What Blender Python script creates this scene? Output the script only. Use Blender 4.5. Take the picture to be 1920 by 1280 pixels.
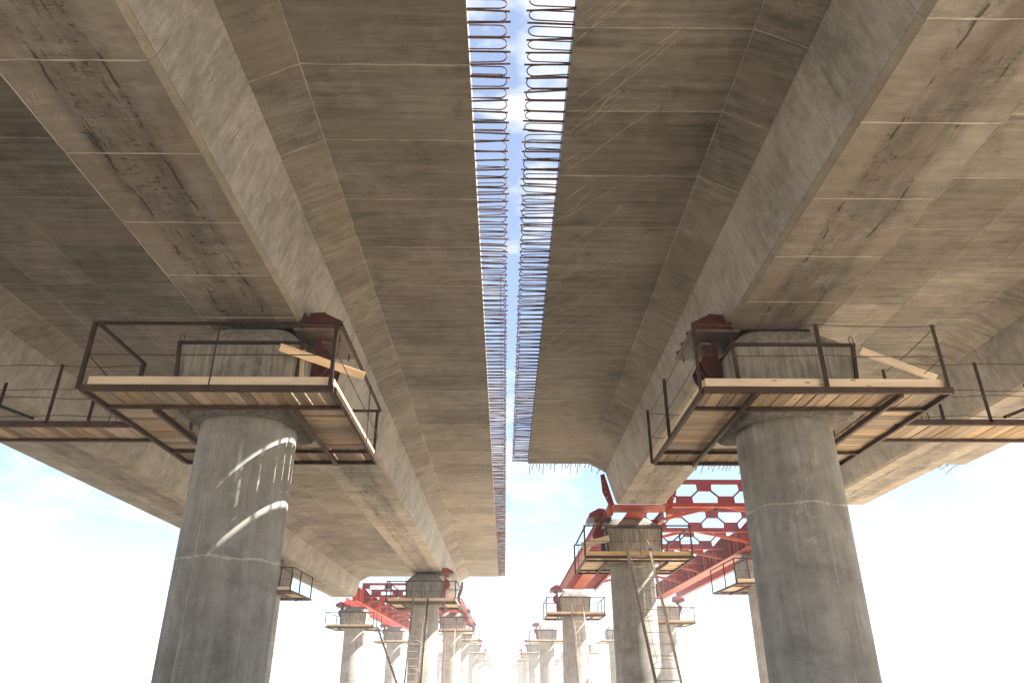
import bpy, bmesh, math, random
from mathutils import Vector, Matrix
R = math.radians
random.seed(7)
for o in list(bpy.data.objects): bpy.data.objects.remove(o)
scene = bpy.context.scene
COL = scene.collection
EYE = 1.6                                   # camera height above the sand
# ------------------------------------------------------------------ camera, sky, sun, exposure
cam_data = bpy.data.cameras.new('camera')
cam = bpy.data.objects.new('camera', cam_data); COL.objects.link(cam)
cam.location = (0, 0, EYE)
cam.rotation_euler = (R(90 + 25.28), 0, R(-0.535))
cam_data.sensor_width = 36; cam_data.lens = 36 * 1355.3 / 1920
cam_data.clip_start = 0.1; cam_data.clip_end = 6000
scene.camera = cam

SUN_EL, SUN_AZ = 47.3, 90.0                 # azimuth clockwise from +Y: the sun stands to +X
world = bpy.data.worlds.new('World'); scene.world = world; world.use_nodes = True
wn, wl = world.node_tree.nodes, world.node_tree.links
wn.clear()
w_out = wn.new('ShaderNodeOutputWorld'); w_bg = wn.new('ShaderNodeBackground')
sky = wn.new('ShaderNodeTexSky'); sky.sky_type = 'NISHITA'; sky.sun_disc = False
sky.sun_elevation = R(SUN_EL); sky.sun_rotation = R(SUN_AZ)
sky.air_density = 0.8; sky.dust_density = 0.0; sky.ozone_density = 1.3
w_tc = wn.new('ShaderNodeTexCoord')
w_map = wn.new('ShaderNodeMapping'); w_map.inputs['Scale'].default_value = (1.0, 1.0, 2.2); w_map.inputs['Location'].default_value = (3.1, 0.4, 1.2)
w_n = wn.new('ShaderNodeTexNoise'); w_n.inputs['Scale'].default_value = 3.4; w_n.inputs['Detail'].default_value = 7; w_n.inputs['Roughness'].default_value = 0.58
w_r = wn.new('ShaderNodeValToRGB'); w_r.color_ramp.elements[0].position = 0.52; w_r.color_ramp.elements[1].position = 0.64; w_r.color_ramp.elements[0].color = (.2, .2, .2, 1)
w_mix = wn.new('ShaderNodeMixRGB'); w_mix.inputs['Color2'].default_value = (4.0, 4.1, 4.3, 1)
wl.new(w_tc.outputs['Generated'], w_map.inputs['Vector']); wl.new(w_map.outputs['Vector'], w_n.inputs['Vector'])
wl.new(w_n.outputs['Fac'], w_r.inputs['Fac']); wl.new(w_r.outputs['Color'], w_mix.inputs['Fac'])
wl.new(sky.outputs['Color'], w_mix.inputs['Color1']); wl.new(w_mix.outputs['Color'], w_bg.inputs['Color'])
w_bg.inputs['Strength'].default_value = 0.075
wl.new(w_bg.outputs['Background'], w_out.inputs['Surface'])

sun_data = bpy.data.lights.new('sun', 'SUN'); sun_data.energy = 5.0; sun_data.angle = R(0.53); sun_data.color = (1.0, 0.95, 0.87)
sun = bpy.data.objects.new('sun', sun_data); COL.objects.link(sun)
sd = Vector((math.cos(R(SUN_EL)) * math.sin(R(SUN_AZ)), math.cos(R(SUN_EL)) * math.cos(R(SUN_AZ)), math.sin(R(SUN_EL))))
sun.rotation_euler = sd.to_track_quat('Z', 'Y').to_euler(); sun.location = (40, 0, 60)

scene.view_settings.view_transform = 'Standard'; scene.view_settings.look = 'None'
scene.view_settings.exposure = 2.1; scene.view_settings.gamma = 1.0
scene.view_settings.use_curve_mapping = False
scene.render.engine = 'CYCLES'
scene.cycles.use_denoising = True
scene.cycles.max_bounces = 6; scene.cycles.diffuse_bounces = 4; scene.cycles.volume_bounces = 1
scene.cycles.use_adaptive_sampling = False

# ------------------------------------------------------------------ helpers
class MB:
    def __init__(s): s.v = []; s.f = []
    def add(s, vs, fs):
        b = len(s.v); s.v += [tuple(x) for x in vs]; s.f += [tuple(b + i for i in f) for f in fs]; return s
    def box(s, x0, x1, y0, y1, z0, z1):
        return s.add([(x0,y0,z0),(x1,y0,z0),(x1,y1,z0),(x0,y1,z0),(x0,y0,z1),(x1,y0,z1),(x1,y1,z1),(x0,y1,z1)],
                     [(0,3,2,1),(4,5,6,7),(0,1,5,4),(1,2,6,5),(2,3,7,6),(3,0,4,7)])
    def beam(s, p, q, w, h, up=(0,0,1)):
        p, q = Vector(p), Vector(q); d = (q - p).normalized(); up = Vector(up)
        if abs(d.dot(up)) > .98: up = Vector((0,1,0))
        a = d.cross(up).normalized(); b = a.cross(d).normalized()
        vs = [P + a*(i*w/2) + b*(j*h/2) for P in (p, q) for i, j in ((-1,-1),(1,-1),(1,1),(-1,1))]
        return s.add(vs, [(0,1,2,3)[::-1],(4,5,6,7),(0,1,5,4),(1,2,6,5),(2,3,7,6),(3,0,4,7)])
    def angle(s, p, q, w=.05, t=.007, up=(0,0,1), flip=1):
        # an L profile: two thin legs
        p, q = Vector(p), Vector(q); d = (q - p).normalized(); up = Vector(up)
        if abs(d.dot(up)) > .98: up = Vector((0,1,0))
        a = d.cross(up).normalized() * flip; b = Vector(up) - d * d.dot(up); b.normalize()
        sec = [(0,0),(w,0),(w,t),(t,t),(t,w),(0,w)]
        vs = [P + a*i + b*j for P in (p, q) for i, j in sec]
        return s.add(vs, [(0,5,4,3),(0,3,2,1),(6,9,10,11),(6,7,8,9)] + [(i,(i+1)%6,(i+1)%6+6,i+6) for i in range(6)])
    def tube(s, pts, r, n=6):
        pts = [Vector(p) for p in pts]; base = len(s.v)
        prev = None
        for i, p in enumerate(pts):
            d = (pts[min(i+1,len(pts)-1)] - pts[max(i-1,0)]).normalized()
            if prev is None:
                u = Vector((0,0,1)) if abs(d.z) < .9 else Vector((1,0,0))
                a = d.cross(u).normalized()
            else:
                a = (prev - d * prev.dot(d)).normalized()
            prev = a; b = d.cross(a)
            for k in range(n):
                t = 2*math.pi*k/n; s.v.append(tuple(p + a*(r*math.cos(t)) + b*(r*math.sin(t))))
        for i in range(len(pts)-1):
            for k in range(n):
                s.f.append((base+i*n+k, base+i*n+(k+1)%n, base+(i+1)*n+(k+1)%n, base+(i+1)*n+k))
        s.f.append(tuple(base+k for k in range(n))[::-1]); e = base+(len(pts)-1)*n
        s.f.append(tuple(e+k for k in range(n))); return s
    def prism(s, poly, axis, a0, a1):
        # poly: 2D outline; axis 'x','y' or 'z' is the extrusion axis
        def P(u, v, a): return {'y': (u, a, v), 'x': (a, u, v), 'z': (u, v, a)}[axis]
        n = len(poly)
        return s.add([P(u,v,a0) for u,v in poly] + [P(u,v,a1) for u,v in poly],
                     [tuple(range(n)), tuple(range(2*n-1, n-1, -1))] + [(i, i+n, (i+1)%n+n, (i+1)%n) for i in range(n)])
    def rings(s, rings, cap=True):
        # rings: lists of equal length of 3D points
        b = len(s.v); n = len(rings[0])
        for r in rings: s.v += [tuple(p) for p in r]
        for i in range(len(rings)-1):
            for k in range(n): s.f.append((b+i*n+k, b+i*n+(k+1)%n, b+(i+1)*n+(k+1)%n, b+(i+1)*n+k))
        if cap:
            s.f.append(tuple(b+k for k in range(n))[::-1]); e = b+(len(rings)-1)*n; s.f.append(tuple(e+k for k in range(n)))
        return s
    def mesh(s, name, mat, smooth=False):
        m = bpy.data.meshes.new(name); m.from_pydata(s.v, [], s.f)
        bm = bmesh.new(); bm.from_mesh(m); bmesh.ops.recalc_face_normals(bm, faces=bm.faces); bm.to_mesh(m); bm.free()
        m.materials.append(mat)
        if smooth:
            for p in m.polygons: p.use_smooth = True
            try: m.set_sharp_from_angle(angle=R(40))
            except Exception: pass
        return m
    def build(s, name, mat, parent=None, smooth=False, loc=None):
        return link(name, s.mesh(name, mat, smooth), parent, loc)

def link(name, mesh, parent=None, loc=None, rot=None):
    o = bpy.data.objects.new(name, mesh); COL.objects.link(o); o.parent = parent
    if loc is not None: o.location = loc
    if rot is not None: o.rotation_euler = rot
    return o
def tag(o, label=None, cat=None, group=None, kind=None):
    if label: o['label'] = label
    if cat: o['category'] = cat
    if group: o['group'] = group
    if kind: o['kind'] = kind
    return o
def empty(name, loc=(0,0,0), rz=0):
    o = bpy.data.objects.new(name, None); COL.objects.link(o); o.location = loc; o.rotation_euler = (0,0,rz); o.empty_display_size = .3
    return o
def copy_tree(o, parent=None):
    c = o.copy(); COL.objects.link(c); c.parent = parent
    for ch in KIDS.get(o.name, ()): copy_tree(ch, c)
    return c
KIDS = {}
def index_kids():
    KIDS.clear()
    for o in bpy.data.objects:
        if o.parent: KIDS.setdefault(o.parent.name, []).append(o)

# ------------------------------------------------------------------ materials
class NT:
    def __init__(s, name):
        s.m = bpy.data.materials.new(name); s.m.use_nodes = True
        s.n, s.l = s.m.node_tree.nodes, s.m.node_tree.links
        s.b = s.n['Principled BSDF']
    def pos(s): return s.n.new('ShaderNodeNewGeometry').outputs['Position']
    def obj(s): return s.n.new('ShaderNodeTexCoord').outputs['Object']
    def rnd(s): return s.n.new('ShaderNodeObjectInfo').outputs['Random']
    def noise(s, vec, scale, stretch=(1,1,1), detail=4, rough=.55, dist=0):
        mp = s.n.new('ShaderNodeMapping'); mp.inputs['Scale'].default_value = stretch
        s.l.new(vec, mp.inputs['Vector'])
        t = s.n.new('ShaderNodeTexNoise'); t.inputs['Scale'].default_value = scale; t.inputs['Detail'].default_value = detail
        t.inputs['Roughness'].default_value = rough; t.inputs['Distortion'].default_value = dist
        s.l.new(mp.outputs['Vector'], t.inputs['Vector']); return t.outputs['Fac']
    def math(s, op, a, b=None, clamp=False):
        t = s.n.new('ShaderNodeMath'); t.operation = op; t.use_clamp = clamp
        for i, x in enumerate((a, b)):
            if x is None: continue
            if hasattr(x, 'links'): s.l.new(x, t.inputs[i])
            else: t.inputs[i].default_value = x
        return t.outputs[0]
    def ramp(s, fac, lo, hi, a=0., b=1.):
        t = s.n.new('ShaderNodeMapRange'); t.inputs['From Min'].default_value = lo; t.inputs['From Max'].default_value = hi
        t.inputs['To Min'].default_value = a; t.inputs['To Max'].default_value = b; t.clamp = True
        s.l.new(fac, t.inputs['Value']); return t.outputs[0]
    def mix(s, fac, a, b, mode='MIX'):
        t = s.n.new('ShaderNodeMixRGB'); t.blend_type = mode
        for i, x in zip((0,1,2), (fac, a, b)):
            if hasattr(x, 'links'): s.l.new(x, t.inputs[i])
            else: t.inputs[i].default_value = x if i == 0 else (*x, 1)
        return t.outputs[0]
    def scale(s, col, val):
        t = s.n.new('ShaderNodeMixRGB'); t.blend_type = 'MULTIPLY'; t.inputs[0].default_value = 1
        s.l.new(col, t.inputs[1]); s.l.new(val, t.inputs[2]); return t.outputs[0]
    def sep(s, vec):
        t = s.n.new('ShaderNodeSeparateXYZ'); s.l.new(vec, t.inputs[0]); return t.outputs
    def done(s, col, rough=.85, bump=None, bstr=.3, bdist=.01, spec=.3, metal=0):
        s.l.new(col, s.b.inputs['Base Color'])
        if hasattr(rough, 'links'): s.l.new(rough, s.b.inputs['Roughness'])
        else: s.b.inputs['Roughness'].default_value = rough
        s.b.inputs['Specular IOR Level'].default_value = spec; s.b.inputs['Metallic'].default_value = metal
        if bump is not None:
            bp = s.n.new('ShaderNodeBump'); bp.inputs['Strength'].default_value = bstr; bp.inputs['Distance'].default_value = bdist
            s.l.new(bump, bp.inputs['Height']); s.l.new(bp.outputs[0], s.b.inputs['Normal'])
        return s.m

def concrete(name, dark, light, streak, streak_amt=.35, rnd=.16, blotch=.5, stain=False, column=False, warm=None):
    t = NT(name); P = t.pos()
    big = t.noise(P, .55, detail=5, rough=.6)
    med = t.noise(P, 3.2, detail=5, rough=.62, dist=.3)
    fine = t.noise(P, 45, detail=3)
    st = t.noise(P, 1.0, streak, detail=6, rough=.65)
    st2 = t.noise(P, 1.0, tuple(x*3.3 for x in streak), detail=3, rough=.6)
    k = t.math('ADD', t.math('MULTIPLY', big, blotch), t.math('MULTIPLY', med, .30))
    k = t.math('ADD', k, t.math('MULTIPLY', st, streak_amt)); k = t.math('ADD', k, t.math('MULTIPLY', st2, streak_amt*.45))
    k = t.math('ADD', k, t.math('MULTIPLY', fine, .10))
    tot = .5*(blotch + .30 + streak_amt*1.45 + .10)
    f = t.ramp(k, tot - .125, tot + .125)
    col = t.mix(f, dark, light)
    if warm:
        wmask = t.ramp(t.noise(P, .9, (1,1,1), detail=4), .47, .63)
        col = t.mix(t.math('MULTIPLY', wmask, .6), col, warm)
    # fine grain, pale smears and hair-thin lime lines, dark grime patches
    grain = t.noise(P, 95, detail=2, rough=.6)
    col = t.scale(col, t.ramp(grain, .3, .7, .84, 1.14))
    smear = t.ramp(t.noise(P, 1.0, tuple(x*.8 + .5 for x in streak), detail=7, rough=.78, dist=.8), .57, .70)
    col = t.mix(t.math('MULTIPLY', smear, .38), col, tuple(min(1, c*1.5) for c in light))
    hair = t.math('ABSOLUTE', t.math('SUBTRACT', t.noise(P, 1.7, (1,1,1), detail=5, rough=.6, dist=1.2), .5))
    hl = t.math('MULTIPLY', t.ramp(hair, .0015, .006, 1, 0), t.ramp(t.noise(P, .8), .54, .62))
    col = t.mix(t.math('MULTIPLY', hl, .45), col, tuple(min(1, c*1.5) for c in light))
    grime = t.ramp(t.noise(P, 1.35, (1,1,1), detail=7, rough=.74, dist=.5), .54, .70)
    col = t.mix(t.math('MULTIPLY', grime, .42), col, tuple(c*.45 for c in dark))
    # dark pores and dirt specks
    vor = t.n.new('ShaderNodeTexVoronoi'); vor.inputs['Scale'].default_value = 7; t.l.new(P, vor.inputs['Vector'])
    pores = t.ramp(vor.outputs['Distance'], .03, .055, 0, 1)
    gate = t.ramp(t.noise(P, 2.1), .52, .6)
    pm = t.math('SUBTRACT', 1., t.math('MULTIPLY', t.math('SUBTRACT', 1., pores), t.math('MULTIPLY', gate, .55)))
    col = t.scale(col, pm)
    hgt = t.math('ADD', t.math('MULTIPLY', st2, .6), t.math('MULTIPLY', fine, .35))
    if rnd:
        col = t.scale(col, t.ramp(t.rnd(), 0, 1, 1 - rnd, 1 + rnd*.6))
    if stain:
        X = t.sep(t.obj())[0]; ax = t.math('ABSOLUTE', X)
        wob = t.math('ADD', ax, t.math('MULTIPLY', t.math('SUBTRACT', t.noise(P, 1.1), .5), .25))
        band = t.ramp(wob, .36, .50, 1, 0)
        # grey slide track along the middle of the beam
        track = t.math('MULTIPLY', band, t.ramp(t.noise(P, 1.0, (2.5,.5,1), detail=5, rough=.7), .36, .62))
        col = t.mix(t.math('MULTIPLY', track, .62), col, (.10, .09, .08))
        # black broken scrapes: long ones along the beam, short ones across
        lng = t.ramp(t.noise(P, 1.0, (16, 1.6, 1), detail=5, rough=.75), .575, .63)
        crs = t.ramp(t.noise(P, 1.0, (3.2, 26, 1), detail=5, rough=.75), .575, .63)
        dots = t.ramp(t.noise(P, 9.0, (1, 1, 1), detail=5, rough=.7), .585, .635)
        scr = t.math('MAXIMUM', t.math('MAXIMUM', lng, crs), dots)
        clump = t.ramp(t.noise(P, 1.6, (1.3,.8,1), detail=3), .42, .55)
        scr = t.math('MULTIPLY', t.math('MULTIPLY', scr, clump), t.math('MULTIPLY', band, t.ramp(t.math('FRACT', t.math('MULTIPLY', t.rnd(), 5.7)), .05, .4, .65, 1)))
        col = t.mix(t.math('MULTIPLY', scr, .7), col, (.02, .019, .018))
        ln = t.ramp(t.math('ABSOLUTE', t.math('SUBTRACT', wob, .33)), .008, .022, 1, 0)
        ln = t.math('MULTIPLY', ln, t.ramp(t.noise(P, 1.3, (1,1,1), detail=6, rough=.7), .50, .56))
        col = t.mix(t.math('MULTIPLY', ln, .8), col, (.03, .028, .026))
    if column:
        run = t.ramp(t.noise(P, 1.0, (5.5,5.5,.45), detail=5, rough=.7), .56, .68)
        gz = t.ramp(t.noise(P, .8, (1,1,1.3), detail=4), .45, .6)
        col = t.mix(t.math('MULTIPLY', t.math('MULTIPLY', run, gz), .55), col, tuple(min(1, c*1.55) for c in light))
        bands = t.ramp(t.noise(P, 1.0, (.5,.5,2.3), detail=6, rough=.7), .52, .66)
        col = t.mix(t.math('MULTIPLY', bands, .28), col, tuple(c*.55 for c in dark))
        drt = t.ramp(t.noise(P, 1.0, (2.6,2.6,1.1), detail=6, rough=.72), .56, .68)
        col = t.mix(t.math('MULTIPLY', drt, .22), col, tuple(c*.42 for c in dark))
    return t.done(col, .88, hgt, .35, .006, spec=.25)

M = {}
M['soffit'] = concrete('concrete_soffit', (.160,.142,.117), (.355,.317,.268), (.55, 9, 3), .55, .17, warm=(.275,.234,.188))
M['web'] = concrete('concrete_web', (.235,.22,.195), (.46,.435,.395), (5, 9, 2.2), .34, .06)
M['bottom'] = concrete('concrete_beam_bottom', (.220,.192,.160), (.415,.366,.308), (1.0, 5, 3), .35, .10, stain=True, warm=(.335,.265,.20))
M['chamfer'] = concrete('concrete_chamfer', (.27,.23,.18), (.40,.35,.28), (4, 1.2, 4), .4, .1)
M['column'] = concrete('concrete_column', (.225,.208,.186), (.41,.386,.350), (4.5, 4.5, .5), .34, .06, column=True)
M['capital'] = concrete('concrete_capital', (.15,.137,.118), (.34,.315,.278), (16, 16, .5), .75, .06, blotch=.3)
M['fin'] = concrete('concrete_fin', (.34,.305,.25), (.55,.50,.42), (4,4,4), .4, .0)
M['joint'] = concrete('concrete_joint', (.36,.335,.30), (.60,.56,.50), (4,4,4), .4, .0)
M['deck'] = concrete('concrete_deck', (.26,.24,.21), (.40,.37,.33), (2,2,2), .3, 0)

def rust(name, dark, light, rough=.7, metal=.0, spot=(.30,.12,.05), amt=.5):
    t = NT(name); P = t.pos()
    a = t.noise(P, 5, detail=6, rough=.7); b = t.noise(P, 38, detail=4, rough=.7)
    col = t.mix(t.ramp(a, .35, .65), dark, light)
    col = t.mix(t.math('MULTIPLY', t.ramp(b, .48, .62), amt), col, spot)
    col = t.scale(col, t.ramp(t.rnd(), 0, 1, .75, 1.2))
    return t.done(col, rough, b, .4, .004, spec=.4, metal=metal)
M['steel'] = rust('rusty_angle_steel', (.016,.012,.011), (.048,.030,.023), .6, .25, (.20,.085,.04), .3)
M['beam'] = rust('rusty_channel_steel', (.028,.020,.017), (.080,.045,.032), .6, .2, (.24,.10,.045), .4)
M['dark_steel'] = rust('dark_grimy_steel', (.022,.019,.018), (.06,.045,.038), .6, .3, amt=.25)
M['rebar'] = rust('rebar', (.050,.028,.019), (.125,.066,.042), .75, .1, (.30,.15,.08))
M['galv'] = rust('pale_ladder_paint', (.36,.30,.25), (.52,.45,.38), .6, .1, (.22,.12,.07), .7)
def paint(name, col, dirt, rough=.5):
    t = NT(name); P = t.pos()
    a = t.noise(P, 1.6, detail=6, rough=.7); b = t.noise(P, 14, detail=5, rough=.7)
    c = t.mix(t.ramp(a, .38, .68), col, tuple(x*.62 for x in col))
    c = t.mix(t.math('MULTIPLY', t.ramp(b, .55, .68), .55), c, dirt)
    c = t.scale(c, t.ramp(t.rnd(), 0, 1, .82, 1.12))
    return t.done(c, rough, b, .15, .004, spec=.4)
M['red'] = paint('red_oxide_paint', (.29,.026,.024), (.13,.04,.036))
M['dark_red'] = paint('dull_red_paint', (.085,.015,.012), (.03,.02,.018))
M['orange'] = paint('red_oxide_ground_lit', (.48,.085,.03), (.22,.07,.045))  # same red oxide paint, with warm bounce off the ground put into the colour
M['grey_plate'] = paint('grey_steel_plate', (.16,.125,.105), (.10,.06,.045))
M['black'] = paint('black_rubber', (.015,.014,.013), (.03,.028,.025), .8)
M['blue'] = paint('blue_cloth', (.02,.07,.36), (.02,.05,.2), .9)
M['chalk'] = paint('white_chalk', (.78,.76,.70), (.6,.58,.52), .95)
M['cream'] = paint('cream_foam', (.60,.50,.30), (.42,.34,.2), .9)
def wood(name, dark, light, rnd=.45):
    t = NT(name); O = t.obj(); r = t.rnd()
    off = t.n.new('ShaderNodeVectorMath'); off.operation = 'ADD'
    cmb = t.n.new('ShaderNodeCombineXYZ'); t.l.new(t.math('MULTIPLY', r, 37.), cmb.inputs[0]); t.l.new(t.math('MULTIPLY', r, 91.), cmb.inputs[1])
    t.l.new(O, off.inputs[0]); t.l.new(cmb.outputs[0], off.inputs[1]); V = off.outputs[0]
    g = t.noise(V, 1.0, (1.3, 42, 42), detail=5, rough=.65, dist=.6)
    b = t.noise(V, 1.0, (.9, 3.5, 3.5), detail=4)
    col = t.mix(t.ramp(g, .34, .66), dark, light)
    col = t.mix(t.math('MULTIPLY', t.ramp(b, .52, .72), .5), col, tuple(c*.5 for c in dark))
    vor = t.n.new('ShaderNodeTexVoronoi'); vor.inputs['Scale'].default_value = 1; mp = t.n.new('ShaderNodeMapping'); mp.inputs['Scale'].default_value = (2.2, 8, 8)
    t.l.new(V, mp.inputs['Vector']); t.l.new(mp.outputs[0], vor.inputs['Vector'])
    col = t.mix(t.ramp(vor.outputs['Distance'], .05, .13, .8, 0), col, (.09,.045,.02))
    hs = t.n.new('ShaderNodeHueSaturation'); t.l.new(col, hs.inputs['Color'])
    t.l.new(t.ramp(r, 0, 1, 1.0, .55), hs.inputs['Saturation']); t.l.new(t.ramp(t.math('FRACT', t.math('MULTIPLY', r, 7.3)), 0, 1, 1 - rnd, 1 + rnd*.4), hs.inputs['Value'])
    return t.done(hs.outputs[0], .75, g, .3, .003, spec=.25)
M['board'] = wood('weathered_board', (.56,.365,.195), (.86,.625,.385), .46)
M['fresh'] = wood('fresh_pine', (.74,.465,.215), (.88,.63,.335), .08)
def ground_mat():
    t = NT('sand'); P = t.pos()
    a = t.noise(P, .12, detail=6, rough=.6); b = t.noise(P, 2.5, detail=6, rough=.65)
    k = t.math('ADD', t.math('MULTIPLY', a, .6), t.math('MULTIPLY', b, .4))
    col = t.mix(t.ramp(k, .36, .64), (.46,.385,.285), (.60,.52,.41))
    return t.done(col, .95, b, .6, .05, spec=.1)
M['sand'] = ground_mat()

# ------------------------------------------------------------------ the setting
gm = MB(); N = 40
ext = 1500
gv = [(-ext + 2*ext*i/N, -ext + 2*ext*j/N, 0) for j in range(N+1) for i in range(N+1)]
gm.add(gv, [(j*(N+1)+i, j*(N+1)+i+1, (j+1)*(N+1)+i+1, (j+1)*(N+1)+i) for j in range(N) for i in range(N)])
tag(gm.build('ground', M['sand']), kind='structure')

# heights above the ground
ZB, ZW, ZS, ZT = 5.6+EYE, 6.72+EYE, 7.03+EYE, 7.285+EYE      # beam bottom, web top, slab soffit, slab top
HB, HW, HC = .86, 1.17, 1.76                                 # half widths: beam bottom, web top, haunch edge
CH = .07                                                     # bottom chamfer
OUTER_C, OUTER_E = 11.65, 16.35

def inset_line(p, q, d):
    # shift a 2D segment by d to its left (left of p->q = into the concrete)
    ux, uz = q[0]-p[0], q[1]-p[1]; L = math.hypot(ux, uz); nx, nz = -uz/L, ux/L
    return (p[0]+nx*d, p[1]+nz*d), (q[0]+nx*d, q[1]+nz*d)

def build_bridge(sgn, c_in, edge, y_back, y_end, y_j0, pitch, label, fin_seed):
    """sgn -1: the deck lies towards -X. c_in, edge are absolute distances from the middle line."""
    rnd = random.Random(fin_seed)
    root = tag(empty('bridge_deck', (sgn*c_in, 0, ZS)), label, 'bridge deck', 'unfinished twin bridge decks')
    ox, oz = sgn*c_in, ZS
    def X(d): return sgn*d                                  # distance from the middle line -> world X
    D = .014
    mid = (c_in + OUTER_C)/2
    # --- cores
    slab = MB()
    out = [(edge, ZS+D), (c_in-HC, ZS+D), (c_in-HW-.02, ZW+D), (c_in+HW+.02, ZW+D), (c_in+HC, ZS+D), (OUTER_C-HC, ZS+D), (OUTER_C-HW-.02, ZW+D),
           (OUTER_C+HW+.02, ZW+D), (OUTER_C+HC, ZS+D), (OUTER_E, ZS+D), (OUTER_E, ZT), (edge, ZT)]
    slab.prism([(X(a)-ox, z-oz) for a, z in out], 'y', y_back, y_end)
    slab_o = slab.build('slab', M['deck'], root)
    # --- panels: each formwork panel of the cast surface is a plate with its own edges
    ys = []; y = y_j0
    while y > 1.5: y -= pitch
    while y < y_end - .05:
        ys.append((y, min(y + pitch, y_end))); y += pitch
    y_first = ys[0][0]
    def zone(p, q, name, mat, parent, off, y_lo=None, thick=.013):
        # p->q in (distance, z); surface at the segment, plate reaches into the concrete (up)
        ux, uz = q[0]-p[0], q[1]-p[1]; L = math.hypot(ux, uz); nx, nz = -uz/L, ux/L
        if nz < 0 and abs(ux) > abs(uz): nx, nz = -nx, -nz
        if abs(ux) <= abs(uz):                               # a web: into the beam
            side = 1 if (p[0]+q[0])/2 < off else -1
            if nx*side < 0: nx, nz = -nx, -nz
        g = .0022 if abs(uz) > abs(ux) else .004
        tx, tz = ux/L*g, uz/L*g
        sec = [(p[0]+tx, p[1]+tz), (q[0]-tx, q[1]-tz), (q[0]-tx+nx*thick, q[1]-tz+nz*thick), (p[0]+tx+nx*thick, p[1]+tz+nz*thick)]
        sec = [(X(a)-X(off), z-ZB) for a, z in sec]
        cache = {}
        # one long plate behind the camera
        for (a, b) in [(y_back, y_first)] + ys:
            ln = round(b - a, 3)
            if ln not in cache: cache[ln] = MB().prism(sec, 'y', -ln/2+g, ln/2-g).mesh(name, mat)
            o = link(name, cache[ln], parent)
            o.location = (X(off) - parent_loc[parent.name][0], (a+b)/2 - parent_loc[parent.name][1], ZB - parent_loc[parent.name][2])
    parent_loc = {slab_o.name: (ox, 0, oz)}
    # --- beams
    for c in (c_in, OUTER_C):
        g = MB()
        poly = [(c-HB+CH, ZB+D), (c+HB-CH, ZB+D), (c+HB-D, ZB+CH), (c+HW-D, ZW+.02), (c-HW+D, ZW+.02), (c-HB+D, ZB+CH)]
        g.prism([(X(a)-ox, z-oz) for a, z in poly], 'y', y_back, y_end-.004)
        beam = g.build('girder', M['web'], root)
        parent_loc[beam.name] = (ox, 0, oz)
        zone((c-HB+CH, ZB), (c+HB-CH, ZB), 'bottom_panel', M['bottom'], beam, c)
        zone((c-HB, ZB+CH), (c-HB+CH, ZB), 'chamfer_strip', M['chamfer'], beam, c)
        zone((c-HW, ZW), (c-HB, ZB+CH), 'web_panel', M['web'], beam, c)
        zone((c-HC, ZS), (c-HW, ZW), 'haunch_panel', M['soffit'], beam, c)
        if c == c_in or True:
            zone((c+HB-CH, ZB), (c+HB, ZB+CH), 'chamfer_strip', M['chamfer'], beam, c)
            zone((c+HB, ZB+CH), (c+HW, ZW), 'web_panel', M['web'], beam, c)
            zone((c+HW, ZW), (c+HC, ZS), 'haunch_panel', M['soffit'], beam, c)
    spans = [(edge, c_in-HC), (c_in+HC, mid), (mid, OUTER_C-HC-.76), (OUTER_C-HC-.76, OUTER_C-HC), (OUTER_C+HC, OUTER_E)]
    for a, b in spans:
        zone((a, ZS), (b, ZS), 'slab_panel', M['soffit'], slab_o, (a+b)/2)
    # --- light cement fins squeezed out of the joints, irregular
    def fin(pts, parent, w0=.022, wj=.016, drop=.004):
        # ribbon along pts (world), lying just proud of the surface
        m = MB(); n = len(pts); vs = []
        for i, (p, side, nrm) in enumerate(pts):
            p, side, nrm = Vector(p), Vector(side), Vector(nrm)
            w = max(.003, w0*.5 + rnd.uniform(-1, 1)*wj*.5); j = rnd.uniform(-1, 1)*.006
            vs += [p + side*(j-w) - nrm*.002, p + side*j + nrm*(drop+.003), p + side*(j+w) - nrm*.002]
        for i in range(n-1):
            a, b = i*3, (i+1)*3
            m.f += [(a, b, b+1, a+1), (a+1, b+1, b+2, a+2)]
        m.v = [tuple(v - Vector((ox, 0, oz))) for v in vs]
        m.build('joint_fin', M['fin'], parent)
    prof = []
    def seg(p, q):
        n = max(2, int(math.hypot(q[0]-p[0], q[1]-p[1])/.14)); dx, dz = q[0]-p[0], q[1]-p[1]; L = math.hypot(dx, dz)
        nx, nz = dz/L, -dx/L
        return [((p[0]+dx*i/n, p[1]+dz*i/n), (nx, nz)) for i in range(n+1)]
    lines = [seg((edge, ZS), (c_in-HC, ZS)) + seg((c_in-HC, ZS), (c_in-HW, ZW)), seg((c_in-HB+CH, ZB), (c_in+HB-CH, ZB)),
             seg((c_in+HC, ZS), (OUTER_C-HC, ZS)) + seg((OUTER_C-HC, ZS), (OUTER_C-HW, ZW)) + seg((OUTER_C-HW, ZW), (OUTER_C-HB, ZB+CH)), seg((OUTER_C-HB+CH, ZB), (OUTER_C+HB-CH, ZB))]
    for (a, b) in ys:
        if a < 4 or a > 34: continue
        for prf in lines:
            fin([((X(p[0]), a + .004*math.sin(9*p[0]+a), p[1]), (0,1,0), (X(n[0]), 0, n[1])) for p, n in prf], slab_o)
    for d, z in ((c_in-HC, ZS), (mid, ZS), (OUTER_C-HC-.76, ZS), (OUTER_C-HC, ZS), (c_in+HB-CH, ZB)):
        y0, y1 = 4.0, min(y_end-.1, 34); n = int((y1-y0)/.16)
        fin([((X(d), y0 + (y1-y0)*i/n, z), (X(1),0,0), (0,0,-1)) for i in range(n+1)], slab_o, .018, .014)
    # --- rebar out of the inner slab edge: vertical hairpins and straight bars
    tip = edge - (.47 if sgn < 0 else .54)
    h0, h1 = .045, .225
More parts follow.
